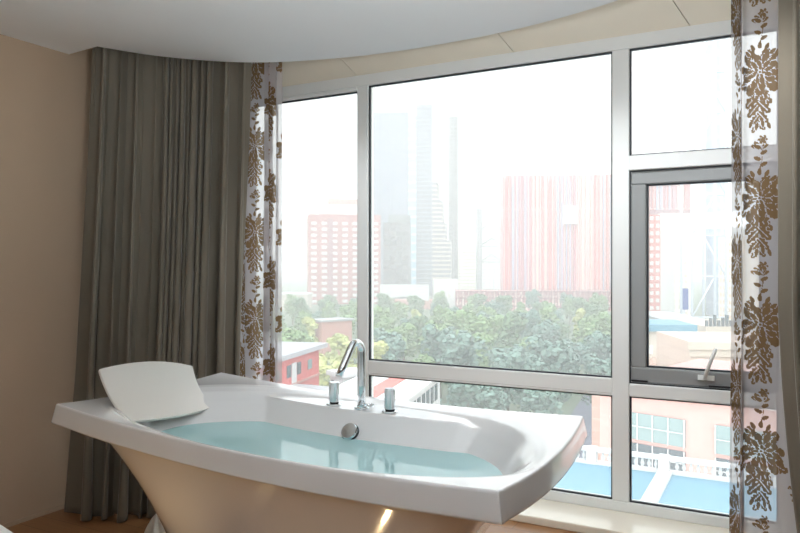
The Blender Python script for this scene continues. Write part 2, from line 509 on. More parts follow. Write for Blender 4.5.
# --- headrest pad hooked over the left end
c = [Vector(q) for q in ((-2.492, 1.99, .878), (-2.395, 2.42, .845), (-2.268, 2.43, .672), (-2.262, 1.955, .695))]  # TL TR BR BL
n1, n2 = 24, 16; bm = bmesh.new()
nrm = (c[1] - c[0]).cross(c[3] - c[0]).normalized()
if nrm.z < 0: nrm = -nrm
tops, bots = [], []
for j in range(n2 + 1):
    t = j / n2; ra, rb = [], []
    for i in range(n1 + 1):
        s = i / n1
        p = (c[0] * (1 - s) + c[1] * s) * (1 - t) + (c[3] * (1 - s) + c[2] * s) * t
        p = p + nrm * (.030 * (1 - (2 * s - 1) ** 2) * (1 - .55 * t)) + nrm * (-.030 * (1 - (2 * t - 1) ** 2))
        p = p + (c[2] - c[1]).normalized() * (.03 * (1 - (2 * s - 1) ** 2) * (t - .2))
        ra.append(p); rb.append(p - nrm * .014)
    tops.append(ra); bots.append(rb)
V = lambda P: bm.verts.new(P)
T = [[V(p) for p in r] for r in tops]; B = [[V(p) for p in r] for r in bots]
for j in range(n2):
    for i in range(n1):
        bm.faces.new([T[j][i], T[j + 1][i], T[j + 1][i + 1], T[j][i + 1]]); bm.faces.new([B[j][i], B[j][i + 1], B[j + 1][i + 1], B[j + 1][i]])
for j in range(n2):
    bm.faces.new([T[j][0], B[j][0], B[j + 1][0], T[j + 1][0]]); bm.faces.new([T[j][n1], T[j + 1][n1], B[j + 1][n1], B[j][n1]])
for i in range(n1):
    bm.faces.new([T[0][i], T[0][i + 1], B[0][i + 1], B[0][i]]); bm.faces.new([T[n2][i], B[n2][i], B[n2][i + 1], T[n2][i + 1]])
bmesh.ops.recalc_face_normals(bm, faces=bm.faces)
for f in bm.faces: f.smooth = True
pad = from_bm('bath_headrest', bm, M['pad']); bevel(pad, .004, 3)
tag(pad, 'curved white bath headrest pad leaning over the left end of the tub', 'headrest')
# hook that carries the pad on the rim
bm = bmesh.new()
for yy in (2.22,): tube(bm, [(-2.405, yy, .80), (-2.42, yy, .757), (-2.38, yy + .005, .728)], .008, 10)
hk = from_bm('hook', bm, M['chrome'], pad)

# ------------------------------------------------------------------ curtains
def arc_path(P, n):
    Q = catmull(P, 24); L = [0]
    for a, b in zip(Q, Q[1:]): L.append(L[-1] + (b - a).length)
    out = []
    for k in range(n + 1):
        s = L[-1] * k / n; i = 0
        while i < len(L) - 2 and L[i + 1] < s: i += 1
        t = (s - L[i]) / max(1e-9, L[i + 1] - L[i]); p = Q[i].lerp(Q[i + 1], t)
        tn = (Q[i + 1] - Q[i]).normalized(); out.append((p, tn))
    return out, L[-1]

def curtain(name, path, nfold, fold_fn, amp_fn, ztop, zbot, m, nx=420, nz=70, shift=None, asym=.0):
    P, L = arc_path(path, nx)
    verts = []; faces = []
    for j in range(nz + 1):
        h = j / nz                      # 0 top .. 1 bottom
        z = ztop + (zbot - ztop) * h
        for i, (p, t) in enumerate(P):
            s = i / nx
            nx_, ny_ = -t.y, t.x
            ph = fold_fn(s, h)
            a = amp_fn(s, h) * (1 + .35 * math.sin(ph * .41 + 1.3))
            w = math.sin(ph) + .22 * math.sin(2 * ph + 1.1 + .8 * h)
            wx = .45 * math.sin(2 * ph + .5)
            q = Vector((p.x + nx_ * a * w + t.x * a * wx, p.y + ny_ * a * w + t.y * a * wx))
            if shift:
                dx, dy = shift(s, h); q.x += dx; q.y += dy
            verts.append((q.x, q.y, z + .006 * math.sin(ph * 1.3) * (h > .99)))
    W = nx + 1
    for j in range(nz):
        for i in range(nx):
            a = j * W + i; faces.append((a, a + W, a + W + 1, a + 1))
    o = pyd(name, verts, faces, m, None, True)
    return o

# left velvet: wide soft folds by the wall, tight ones in the middle, a broad lapped pleat at the window
import bisect
def phase_from_folds(widths):
    tot = sum(widths); acc = [0]
    for w in widths: acc.append(acc[-1] + w / tot)
    def f(s):
        i = min(len(widths) - 1, max(0, bisect.bisect_right(acc, s) - 1))
        return 2 * PI * (i + (s - acc[i]) / (acc[i + 1] - acc[i]))
    return f
pf = phase_from_folds([.14, .22, .17, .25, .075, .05, .085, .05, .09, .06, .11, .10, .26, .20])
def vfold(s, h):
    return pf(max(0, min(1, s + .012 * math.sin(3 * h + 9 * s) * h))) + .4 * h * math.sin(5 * s)
def vamp(s, h):
    base = .034 + .012 * math.sin(7 * s + 2)
    return base * (.75 + .5 * h) + .024 * max(0, (h - .72) / .28)
def vshift(s, h):
    k = h ** 1.3
    bump = math.sin(PI * s ** .8)
    return (-.055 + .05 * s + .17 * bump) * k, (-.09 - .02 * s - .13 * bump) * k
vel = curtain('velvet_curtain', [(-3.235, 2.555), (-3.12, 2.80), (-2.95, 3.02), (-2.76, 3.14), (-2.69, 3.17)], 14, vfold, vamp, 2.636, .006, M['velvet'], 420, 80, vshift)
tag(vel, 'heavy taupe velvet curtain hanging in the left corner behind the tub', 'curtain')
so = vel.modifiers.new('thick', 'SOLIDIFY'); so.thickness = .004

# right velvet: at the right edge of the view
pr_ = phase_from_folds([1, .8, 1.1, .9, 1.2, .8, 1])
velr = curtain('velvet_curtain', [(-.035, 3.03), (.06, 3.0), (.25, 2.88), (.6, 2.74), (.95, 2.70)], 7, lambda s, h: pr_(s) + 1.2, lambda s, h: .035 + .01 * h, 2.636, .006, M['velvet'], 200, 60,
               lambda s, h: (.10 * max(0, (h - .55) / .45) ** 1.6, 0))
tag(velr, 'taupe velvet curtain cut by the right edge of the view', 'curtain')
so = velr.modifiers.new('thick', 'SOLIDIFY'); so.thickness = .004

# --- floral print tile
TU, TV, RES = .50, .52, .0022
NTU, NTV = int(TU / RES), int(TV / RES)
gu, gv = np.meshgrid((np.arange(NTU) + .5) * RES, (np.arange(NTV) + .5) * RES)
tile = np.zeros((NTV, NTU), dtype=np.float32)
def wrapd(a, c, P): return (a - c + P / 2) % P - P / 2
def petal(cx, cy, ang, L, Wd, val_in=1, edge=.0032, notch=0, rnd=False):
    """pointed petal growing from (cx,cy) along ang"""
    du = wrapd(gu, cx + math.cos(ang) * L / 2, TU); dv = wrapd(gv, cy + math.sin(ang) * L / 2, TV)
    a = du * math.cos(ang) + dv * math.sin(ang); b = -du * math.sin(ang) + dv * math.cos(ang)
    t = np.clip((a + L / 2) / L, 0, 1)
    wv = Wd * np.sqrt(np.clip(np.sin(PI * t ** .75), 0, 1)) * (1 + notch * .22 * np.cos(t * 22))
    if rnd: wv = Wd * np.sqrt(np.clip(1 - np.abs(2 * t ** 1.5 - 1) ** 2.6, 0, 1)) * (1 + notch * .10 * np.cos(t * 26))
    inside = (a > -L / 2) & (a < L / 2)
    o = inside & (np.abs(b) < wv + edge); i_ = inside & (np.abs(b) < wv)
    tile[o] = 0; tile[i_] = val_in
def vein(cx, cy, ang, L, w=.0018, bend=0):
    for k in range(40):
        t = k / 39; a = ang + bend * t
        x = cx + math.cos(a) * L * t; y = cy + math.sin(a) * L * t
        d = np.hypot(wrapd(gu, x, TU), wrapd(gv, y, TV)); tile[d < w] = 0
def disc(cx, cy, r, val=1, edge=.003):
    d = np.hypot(wrapd(gu, cx, TU), wrapd(gv, cy, TV)); tile[d < r + edge] = 0; tile[d < r] = val
def stem(P, w):
    Q = catmull([(p[0], p[1]) for p in P], 20)
    for q in Q:
        d = np.hypot(wrapd(gu, q.x, TU), wrapd(gv, q.y, TV)); tile[d < w] = 1
def flower(cx, cy, R, rot=0):
    for n_, r0, L, W_, o_ in ((11, .34, .66, .185, 0), (10, .22, .52, .13, .5), (9, .10, .40, .085, 0), (7, .0, .26, .05, .5)):
        for k in range(n_):
            a = rot + 2 * PI * (k + o_) / n_ + .12 * math.sin(3 * k + n_)
            petal(cx + math.cos(a) * R * r0, cy + math.sin(a) * R * r0, a, R * L * (.9 + .14 * (k % 2)), R * W_, edge=R * .026, notch=1, rnd=True)
    disc(cx, cy, R * .05, 1, R * .03)
def leaf(cx, cy, a, L, W_):
    petal(cx, cy, a, L, W_, notch=1); vein(cx, cy, a, L * .8)
def sprig(cx, cy, s, d=1):
    stem([(cx, cy - .05 * s), (cx + .008 * d * s, cy), (cx, cy + .05 * s)], .0022)
    for k in range(5):
        a = rad(90) + d * rad(-70 + 35 * k); petal(cx, cy + .02 * s, a, .026 * s, .007 * s)
    for k in range(4):
        petal(cx + .004, cy - .035 * s + .018 * k * s, rad(90) + (1 if k % 2 else -1) * rad(60), .022 * s, .006 * s)
    for k in range(6): petal(cx + .012 * d, cy + .045 * s, k * PI / 3, .015 * s, .005 * s, edge=.002)
def cluster(cx, cy, d=1):
    # leafy spray below the blossom, then the blossom on top
    stem([(cx, cy - .02), (cx - .01 * d, cy - .10), (cx + .015 * d, cy - .17), (cx + .005 * d, cy - .23)], .003)
    for k, (t, sd, L, W_) in enumerate(((.08, 1, .075, .018), (.09, -1, .08, .020), (.12, 1, .07, .017), (.135, -1, .065, .016), (.165, 1, .06, .015), (.18, -1, .055, .014), (.205, 1, .045, .011), (.215, -1, .04, .011))):
        leaf(cx - .006 * d, cy - t, rad(-90) + sd * rad(48 - 60 * t), L, W_)
    for k in range(4): petal(cx + .02 * d * (k - 1.5), cy - .20 - .01 * (k % 2), rad(-90 + 12 * (k - 1.5)), .03, .007)
    leaf(cx + .05 * d, cy - .045, rad(-20 * d if d > 0 else 200), .065, .020)
    leaf(cx - .05 * d, cy - .05, rad(200 if d > 0 else -20), .065, .020)
    leaf(cx, cy - .05, rad(-75), .075, .022); leaf(cx, cy - .05, rad(-110), .07, .022)
    flower(cx, cy, .104, .2)
    for k in range(5): petal(cx + .05 * math.cos(rad(40 + 25 * k)), cy + .075 * math.sin(rad(40 + 25 * k)) + .02, rad(40 + 25 * k), .03, .008)
cluster(.125, .40, 1); cluster(.375, .14, -1)
sprig(.125, .06, 1.35, 1); sprig(.375, .33, 1.35, -1); sprig(.25, .25, .7, 1); sprig(.0, .50, .7, -1)
sprig(.25, .50, .7, -1); sprig(.0, .24, .7, 1)

def sample_tile(U, Vv):
    iu = (U / RES) % NTU; iv = (Vv / RES) % NTV
    a = iu.astype(int); b = iv.astype(int); fu = iu - a; fv = iv - b
    a1 = (a + 1) % NTU; b1 = (b + 1) % NTV; a %= NTU; b %= NTV
    return (tile[b, a] * (1 - fu) + tile[b, a1] * fu) * (1 - fv) + (tile[b1, a] * (1 - fu) + tile[b1, a1] * fu) * fv

def sheer(name, plan, ztop, zbot, ucentre, xcentre, v0):
    """thin curtain following a folded plan line; the print runs along the cloth"""
    P0, L = arc_path(plan, 50); nx = int(L / .0028); nz = int((ztop - zbot) / .0042)
    P, L = arc_path(plan, nx)
    px = np.array([p.x for p, t in P]); py = np.array([p.y for p, t in P])
    s = np.linspace(0, L, nx + 1)
    ic = [i for i in range(nx + 1) if px[i] < xcentre][-1]
    H_ = np.linspace(0, 1, nz + 1)[:, None]
    X = px[None] + .006 * np.sin(5 * H_ + 30 * s[None]) * H_
    Y = py[None] + .010 * np.sin(4 * H_ + 22 * s[None]) * H_ + .004 * np.sin(55 * s[None])
    Z = np.broadcast_to(ztop + (zbot - ztop) * H_, X.shape)
    co_ = np.stack([X, Y, Z], -1).reshape(-1, 3).astype(np.float32)
    W = nx + 1
    ii, jj = np.meshgrid(np.arange(nx), np.arange(nz)); q = (jj * W + ii).ravel()
    fc = np.stack([q, q + W, q + W + 1, q + 1], -1).astype(np.int32)
    me = bpy.data.meshes.new(name)
    me.vertices.add(len(co_)); me.vertices.foreach_set('co', co_.ravel())
    me.loops.add(fc.size); me.loops.foreach_set('vertex_index', fc.ravel())
    me.polygons.add(len(fc)); me.polygons.foreach_set('loop_start', np.arange(0, fc.size, 4, dtype=np.int32))
    me.polygons.foreach_set('loop_total', np.full(len(fc), 4, dtype=np.int32))
    me.update(calc_edges=True)
    U = np.broadcast_to(s[None] - s[ic] + ucentre, X.shape); Vv = Z - v0
    at = me.attributes.new('flower', 'FLOAT', 'POINT')
    at.data.foreach_set('value', sample_tile(U, Vv).ravel().astype(np.float32))
    return link(name, me, M['sheer'], None, True)

sl = sheer('sheer_curtain', [(-3.22, 3.40), (-3.12, 3.37), (-3.03, 3.39), (-2.92, 3.43), (-2.865, 3.42), (-2.885, 3.37), (-2.875, 3.34), (-2.84, 3.345), (-2.78, 3.38), (-2.75, 3.41), (-2.738, 3.35), (-2.722, 3.41), (-2.705, 3.35), (-2.69, 3.42), (-2.675, 3.38), (-2.662, 3.42)], 2.636, .045, .125, -2.815, .07)
tag(sl, 'sheer white curtain with brown flower print at the left of the window', 'curtain', 'floral sheer curtains')
sr = sheer('sheer_curtain', [(-.203, 3.22), (-.175, 3.30), (-.165, 3.33), (-.168, 3.26), (-.160, 3.23), (-.148, 3.27), (-.11, 3.285), (-.05, 3.27), (0, 3.255), (.05, 3.27), (.08, 3.33), (.10, 3.25), (.16, 3.30), (.2, 3.22), (.28, 3.28), (.34, 3.2), (.42, 3.24), (.5, 3.18)], 2.636, .045, .125, -.095, .144)
tag(sr, 'sheer white curtain with brown flower print at the right of the window', 'curtain', 'floral sheer curtains')

# ------------------------------------------------------------------ small things on the floor
bm = bmesh.new()
n = 40
base = place(163, 3.40, z=0); rings_ = []
for k in range(8):
    t = k / 7; rr = []
    for i in range(n):
        a = 2 * PI * i / n
        r = (.075 * (1 - t) ** .8 + .006) * (1 + .18 * math.sin(5 * a + 3 * t) + .1 * math.sin(9 * a))
        rr.append(bm.verts.new((r * math.cos(a) - .035 * t, r * 1.1 * math.sin(a), .002 + .115 * t)))
    rings_.append(rr)
for A, B in zip(rings_, rings_[1:]):
    for i in range(n):
        f = bm.faces.new([A[i], A[(i + 1) % n], B[(i + 1) % n], B[i]]); f.smooth = True
bm.faces.new(rings_[0][::-1]); bm.faces.new(rings_[-1])
o = from_bm('floor_towel', bm, M['cloth']); o.location = base
tag(o, 'crumpled white towel standing on the floor by the left foot of the tub', 'towel')

# white low side table whose corner reaches into the bottom left
st = empty('side_table', (0, 0, 0)); A = place(17, 1.9, 534); B = place(-60, 1.72, 511)
tz = A.z
c1 = Vector((A.x, A.y)); e1 = Vector((-.34, .24)); e1 = (place(0, 1.98, 527.5).xy - c1); e1.normalize(); e2 = Vector((e1.y, -e1.x)) 
if e2.y > 0: e2 = -e2
P = [c1, c1 + e1 * .45, c1 + e1 * .45 + e2 * .45, c1 + e2 * .45]
cx = sum((p for p in P), Vector((0, 0))) / 4
st.location = (cx.x, cx.y, 0)
L_ = [(p - cx) for p in P]
area = sum(L_[i].x * L_[(i + 1) % 4].y - L_[(i + 1) % 4].x * L_[i].y for i in range(4))
if area < 0: L_ = L_[::-1]
bm = bmesh.new(); prism(bm, [tuple(p) for p in L_], tz - .03, tz); o = from_bm('table_top', bm, M['upvc'], st); bevel(o, .003)
for p in L_:
    bm = bmesh.new(); q = p * .85; box(bm, q.x - .015, q.x + .015, q.y - .015, q.y + .015, 0, tz - .03); from_bm('leg', bm, M['upvc'], st)
tag(st, 'white table corner poking into the bottom left of the view', 'side table')

# ------------------------------------------------------------------ outside
exec_ext = True
GZ = -24.0
def facade(name, c1, c2, mortar, w, h, ms, rough=.4, spec=.5, off=0.0, metal=0):
    """window grid as a procedural pattern on a wall (uses u = along wall, v = height)"""
    m = bpy.data.materials.new(name); m.use_nodes = True; nt = m.node_tree; b = nt.nodes['Principled BSDF']
    tc = nt.nodes.new('ShaderNodeTexCoord'); sp_ = nt.nodes.new('ShaderNodeSeparateXYZ'); nt.links.new(tc.outputs['Object'], sp_.inputs[0])
    ad = nt.nodes.new('ShaderNodeMath'); ad.operation = 'ADD'; nt.links.new(sp_.outputs['X'], ad.inputs[0]); nt.links.new(sp_.outputs['Y'], ad.inputs[1])
    cb = nt.nodes.new('ShaderNodeCombineXYZ'); nt.links.new(ad.outputs[0], cb.inputs['X']); nt.links.new(sp_.outputs['Z'], cb.inputs['Y'])
    br = nt.nodes.new('ShaderNodeTexBrick'); br.offset = off; br.inputs['Scale'].default_value = 1
    br.inputs['Brick Width'].default_value = w; br.inputs['Row Height'].default_value = h; br.inputs['Mortar Size'].default_value = ms
    br.inputs['Mortar Smooth'].default_value = 0; br.inputs['Bias'].default_value = 0
    br.inputs['Color1'].default_value = lin(c1); br.inputs['Color2'].default_value = lin(c2); br.inputs['Mortar'].default_value = lin(mortar)
    nt.links.new(cb.outputs[0], br.inputs['Vector']); nt.links.new(br.outputs['Color'], b.inputs['Base Color'])
    b.inputs['Roughness'].default_value = rough; b.inputs['Specular IOR Level'].default_value = spec; b.inputs['Metallic'].default_value = metal
    return m

def face_box(name, pxl, pxr, ytop, d, turn=0, depth=20, base=None, m=None, parent=None, ybase=None):
    """a block whose front faces the viewpoint (turned by 'turn' degrees); stands on the ground. Object origin at base centre."""
    a, b = place(pxl, d, ytop), place(pxr, d, ytop)
    mid = (a + b) / 2; w = (b - a).length
    zt = mid.z; zb = GZ if base is None else base
    root = empty(name, (mid.x, mid.y, zb), rad(YAW + turn))
    H_ = zt - zb
    bm = bmesh.new(); box(bm, -w / 2, w / 2, 0, depth, 0, H_)
    wall = from_bm('wall', bm, m, root)
    return root, w, H_

def win_grid(root, w, H_, cols, rows, ww, wh, m, x0=None, z0=None, px=None, pz=None, y=-.05, frame=None, mx=.5):
    """separate window parts on the front wall, sharing one mesh"""
    px = px or w / cols; pz = pz or H_ / rows
    x0 = -w / 2 + px / 2 if x0 is None else x0; z0 = pz / 2 if z0 is None else z0
    bm = bmesh.new(); box(bm, -ww / 2, ww / 2, y, .02, -wh / 2, wh / 2)
    first = from_bm('window', bm, m, root); k = 0
    for r in range(rows):
        for c_ in range(cols):
            o = first if k == 0 else first.copy()
            if k: COL.objects.link(o); o.parent = root
            o.location = (x0 + px * c_, 0, z0 + pz * r); k += 1

# ground, streets
bm = bmesh.new(); box(bm, -1400, 900, 30, 1500, GZ - 1, GZ)
tag(from_bm('ground', bm, mat('city_ground', (92, 106, 82), .9, var=.15, vscale=.05)), kind='structure')

E = {}
E['pinkwall'] = mat('pink_render', (190, 140, 130), .8, var=.05, vscale=.3)
E['redbrick'] = mat('red_brick', (200, 98, 94), .8, var=.06, vscale=.4)
E['white'] = mat('white_paint', (205, 206, 206), .7)
E['winblue'] = mat('pane_blue', (124, 146, 148), .15)
E['wingrey'] = mat('pane_grey', (72, 84, 92), .15)
E['wintan'] = mat('pane_cream', (220, 214, 196), .4)
E['roofgrey'] = mat('roof_grey', (162, 162, 166), .8, var=.08, vscale=.5)
E['blueroof'] = mat('blue_deck', (98, 142, 162), .6, var=.03, vscale=.8)
E['bluepanel'] = mat('blue_panel', (60, 84, 150), .5)
E['cream'] = mat('cream_wall', (190, 178, 166), .8, var=.03, vscale=.4)
E['steelwhite'] = mat('white_steel', (205, 212, 226), .5)
E['terr'] = mat('maroon_steel', (150, 84, 96), .6)
E['asphalt'] = mat('asphalt', (104, 106, 122), .8, var=.05, vscale=.2)

# glass tower, two wings with a light seam between them
r, w, H_ = face_box('glass_tower', 366, 408, 112, 620, turn=-8, depth=40, m=facade('tower_glass', (40, 60, 104), (46, 66, 110), (118, 136, 162), 3.2, 3.8, .22, .12, .8))
tag(r, 'tall blue glass office tower left of centre in the main window', 'building')
bm = bmesh.new(); box(bm, w / 2, w / 2 + 7.2, 4, 30, 0, H_ - 3); from_bm('stair_bay', bm, facade('tower_seam', (150, 205, 235), (160, 212, 240), (235, 245, 250), 30, 7.6, .9, .2, .8), r)
bm = bmesh.new(); box(bm, w / 2 + 7.2, w / 2 + 21, 1, 40, 0, H_ + 6); from_bm('wing', bm, facade('tower_wing', (34, 46, 78), (40, 52, 84), (110, 122, 146), 40, 3.8, .5, .12, .8), r)
bm = bmesh.new()
for k, (x1, h) in enumerate(((25, .62), (29, .52), (32, .40), (36, .30))): box(bm, w / 2 + 20.9, w / 2 + x1, 2 + k, 34 - k, 0, H_ * h)
from_bm('stepped_block', bm, facade('tower_step', (60, 60, 84), (66, 66, 88), (190, 176, 160), 40, 3.8, .8, .3, .5), r)
# darker block in front of the tower foot
r, w, H_ = face_box('office_block', 383, 409, 222, 560, turn=-6, depth=18, m=facade('office_dark', (24, 28, 48), (30, 34, 54), (60, 66, 90), 5, 3.8, .25, .2, .7))
tag(r, 'dark blue office block standing before the foot of the tall glass tower', 'building')
bm = bmesh.new(); box(bm, -w / 2 + 4, w / 2, 1, 16, H_, H_ + 6); from_bm('roof_block', bm, E['wingrey'], r)

r, w, H_ = face_box('slim_tower', 449, 458, 116, 660, turn=0, depth=18, m=facade('slim_glass', (24, 24, 38), (28, 28, 42), (70, 70, 84), 40, 3.6, .5, .2, .6))
tag(r, 'slim dark grey high-rise right of the glass tower', 'building')
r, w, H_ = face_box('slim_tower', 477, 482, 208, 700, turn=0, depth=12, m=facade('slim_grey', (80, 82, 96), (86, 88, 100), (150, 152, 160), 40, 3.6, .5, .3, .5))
tag(r, 'narrow pale grey tower just left of the red scaffolded block', 'building')
r, w, H_ = face_box('apartment_block', 447, 476, 246, 700, turn=4, depth=18, m=facade('beige_flats', (212, 200, 168), (222, 208, 176), (250, 244, 230), 40, 3.4, 1.1, .8, .2))
tag(r, 'pale beige apartment block low behind the slim dark high-rise', 'building')
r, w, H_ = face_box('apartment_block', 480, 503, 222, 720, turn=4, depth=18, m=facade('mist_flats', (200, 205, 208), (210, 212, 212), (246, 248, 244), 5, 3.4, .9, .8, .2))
tag(r, 'misty white high-rise with a crossed lattice left of the red block', 'building')
bm = bmesh.new()
for z in range(30, int(H_) - 4, 16):
    tube(bm, [(-w / 2, -.4, z), (0, -.4, z + 8), (w / 2, -.4, z)], .7, 5); tube(bm, [(-w / 2, -.4, z), (w / 2, -.4, z)], .5, 5)
from_bm('lattice', bm, E['roofgrey'], r)

# red residential high-rise on the left
r, w, H_ = face_box('residential_tower', 309, 381, 214, 480, turn=10, depth=24, m=mat('red_render', (168, 92, 90), .8, var=.04, vscale=.1))
tag(r, 'red apartment high-rise with white window bands seen through the left pane', 'building')
win_grid(r, w, H_, 7, 14, 3.6, 2.0, E['white'], pz=(H_ - 4) / 14, y=-.3)
bm = bmesh.new(); box(bm, -w / 2 + 8, w / 2 - 6, 3, 20, H_, H_ + 7); from_bm('roof_block', bm, E['white'], r)
bm = bmesh.new(); box(bm, -w / 2 + 13, -w / 2 + 16, -1.5, 2, 0, H_ - 3); from_bm('stair_shaft', bm, E['terr'], r)
bm = bmesh.new(); box(bm, -w / 2 + 14, w / 2 - 12, 6, 16, H_ + 7, H_ + 11); from_bm('penthouse', bm, E['pinkwall'], r)

# white billboard hall with an arched pink front
r, w, H_ = face_box('exhibition_hall', 380, 434, 300, 420, turn=0, depth=20, m=E['pinkwall'])
tag(r, 'low pink hall carrying a long blank white billboard beyond the trees', 'building')
bm = bmesh.new(); zb = H_ - 2
n = 24
a = [bm.verts.new((-w / 2 + (w - 3) * i / n, -1, H_ + .5 + 2.8 * math.sin(PI * i / n) - 1)) for i in range(n + 1)]
b = [bm.verts.new((-w / 2 + (w - 3) * i / n, -1, H_ + 9.5)) for i in range(n + 1)]
a2 = [bm.verts.new((v_.co.x, 0, v_.co.z)) for v_ in a]; b2 = [bm.verts.new((v_.co.x, 0, v_.co.z)) for v_ in b]
for i in range(n):
    bm.faces.new([a[i], a[i + 1], b[i + 1], b[i]]); bm.faces.new([b2[i], b2[i + 1], a2[i + 1], a2[i]])
    bm.faces.new([b[i], b[i + 1], b2[i + 1], b2[i]]); bm.faces.new([a2[i], a2[i + 1], a[i + 1], a[i]])
from_bm('billboard', bm, E['white'], r)
win_grid(r, w, H_, 12, 2, 1.2, 2.2, E['terr'], z0=H_ - 9, pz=4)
r, w, H_ = face_box('annex_building', 434, 458, 279, 440, turn=0, depth=16, m=E['white'])
tag(r, 'bright white annex between the billboard hall and the red block', 'building')
win_grid(r, w, H_, 4, 2, 1.4, 1.6, E['wintan'], z0=H_ - 10, pz=5)

# big red scaffolded block: coloured vertical bays as separate fin parts
r, w, H_ = face_box('scaffolded_block', 504, 690, 174, 430, turn=-4, depth=26, m=facade('red_bays', (214, 120, 122), (196, 150, 160), (240, 214, 208), 2.4, 60, .35, .6, .3))
tag(r, 'huge red and pink building with close vertical fins right of centre', 'building')
cols = [(206, 112, 112), (224, 184, 180), (176, 160, 182), (214, 134, 130), (230, 200, 186), (188, 116, 132), (164, 166, 190)]
fm = [mat('fin_%d' % i, c_, .7) for i, c_ in enumerate(cols)]
for k in range(46):
    x = -w / 2 + w * (k + .5) / 46
    bm = bmesh.new(); hh = H_ - random.choice([0, 0, 2, 4]); box(bm, -.35 - .25 * (k % 3), .35, -1.2 - .4 * (k % 2), 0, 2, hh)
    o = from_bm('fin', bm, fm[(k * 3 + k // 5) % 7], r); o.location.x = x
bm = bmesh.new(); x_ = -w / 2 + w * .355; box(bm, x_ - 4.5, x_ + 4.5, -2.4, 0, H_ * .63, H_ * .765); from_bm('white_screen', bm, E['white'], r)
bm = bmesh.new(); x_ = w / 2 - 8; box(bm, x_ - 26, x_ + 8, -2.6, 0, H_ * .70, H_ * .73); from_bm('cross_beam', bm, E['terr'], r)
# podium with truss railing
r, w, H_ = face_box('podium', 456, 640, 291, 405, turn=-4, depth=22, m=facade('podium_wall', (196, 120, 122), (180, 110, 120), (238, 204, 198), 3, 4.2, .5, .7, .3))
tag(r, 'long low maroon podium with a truss railing behind the trees', 'building')
bm = bmesh.new(); N = 60
for k in range(N):
    x = -w / 2 + w * k / N; tube(bm, [(x, -.6, H_ - 9), (x, -.6, H_ + 1.5)], .22, 4); 
    if k < N - 1: tube(bm, [(x, -.6, H_ - 4), (x + w / N, -.6, H_)], .18, 4)
for z in (H_ - 8.5, H_ - 4, H_): tube(bm, [(-w / 2, -.6, z), (w / 2, -.6, z)], .3, 4)
from_bm('truss', bm, E['terr'], r)

# towers seen through the opening sash on the right
r, w, H_ = face_box('brick_tower', 636, 661, 214, 300, turn=6, depth=16, m=mat('rose_brick', (198, 112, 104), .8))
tag(r, 'rose brick tower with a white window grid behind the opening sash', 'building')
win_grid(r, w, H_, 4, 15, 1.5, 1.6, E['white'], y=-.2)
r, w, H_ = face_box('ivory_tower', 662, 692, 213, 360, turn=2, depth=20, m=facade('ivory_grid', (218, 208, 186), (226, 214, 192), (250, 246, 236), 3, 3.2, .7, .7, .2))
tag(r, 'ivory office tower with a fine window grid behind the opening sash', 'building')
bm = bmesh.new(); box(bm, -w / 2 - 3, -w / 2 + 5, -3, 12, 0, H_ * .93); from_bm('corner_bay', bm, E['white'], r)
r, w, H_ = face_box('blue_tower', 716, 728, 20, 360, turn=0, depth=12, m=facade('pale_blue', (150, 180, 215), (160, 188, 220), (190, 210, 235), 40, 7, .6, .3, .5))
tag(r, 'pale blue high-rise rising behind the white lattice mast', 'building')
r, w, H_ = face_box('orange_tower', 730, 790, 236, 330, turn=0, depth=12, m=facade('peach_grid', (232, 196, 168), (236, 204, 176), (250, 240, 230), 3, 3.4, .8, .7, .2))
tag(r, 'peach coloured block beside the sheer curtain at the right', 'building')
# lattice mast
d = 150; a = place(692, d, 322); b = place(726, d, 322)
mid = (a + b) / 2; root = empty('lattice_mast', (mid.x, mid.y, GZ), rad(YAW)); w = (b - a).length; top = 52
tag(root, 'white steel lattice mast with crossed braces behind the opening sash', 'mast')
for sx in (-1, 0.35, 1):
    for sy in (0, 1):
        bm = bmesh.new(); tube(bm, [(sx * w / 2, sy * w * .8, 0), (sx * w / 2, sy * w * .8, top - GZ)], .30, 8); from_bm('post', bm, E['steelwhite'], root)
for k in range(8):
    z0_, z1_ = 6 + k * 8.6, 6 + (k + 1) * 8.6
    bm = bmesh.new(); s_ = 1 if k % 2 else -1
    tube(bm, [(-w / 2 * s_, 0, z0_), (w / 2 * .35 * s_, 0, z1_)], .16, 6); tube(bm, [(-w / 2, 0, z1_), (w / 2, 0, z1_)], .14, 6)
    from_bm('brace', bm, E['steelwhite'], root)
# panel, sheds and rooftops below the mast
r, w, H_ = face_box('advertising_panel', 682, 688.5, 288, 170, turn=0, depth=1.2, m=E['bluepanel'], base=-9)
tag(r, 'upright dark blue panel left of the white lattice mast', 'panel')
bm = bmesh.new(); tube(bm, [(0, .6, GZ + 9), (0, .6, .2)], .2, 8); from_bm('post', bm, E['steelwhite'], r)
r, w, H_ = face_box('white_warehouse', 667, 708, 322, 128, turn=-6, depth=26, m=E['white'])
tag(r, 'low white warehouse roof below the blue panel', 'building')
bm = bmesh.new(); prism(bm, [(-w / 2 - .3, -.5), (w / 2 + .3, -.5), (w / 2 + .3, 26.5), (-w / 2 - .3, 26.5)], H_, H_ + .4); from_bm('roof', bm, E['roofgrey'], r)
r, w, H_ = face_box('equipment_deck', 706, 760, 326, 105, turn=0, depth=14, m=E['cream'])
tag(r, 'cream rooftop with dark equipment beside the mast foot', 'building')
bm = bmesh.new()
for k in range(12): box(bm, -w / 2 + .6 * k, -w / 2 + .6 * k + .35, 0, .4, H_, H_ + .9 + .4 * (k % 3))
from_bm('roof_units', bm, E['wingrey'], r)
r, w, H_ = face_box('blue_roofed_shed', 630, 695, 330, 90, turn=-6, depth=9, m=E['cream'])
tag(r, 'cream shed with a bright blue roof edge behind the sash', 'building')
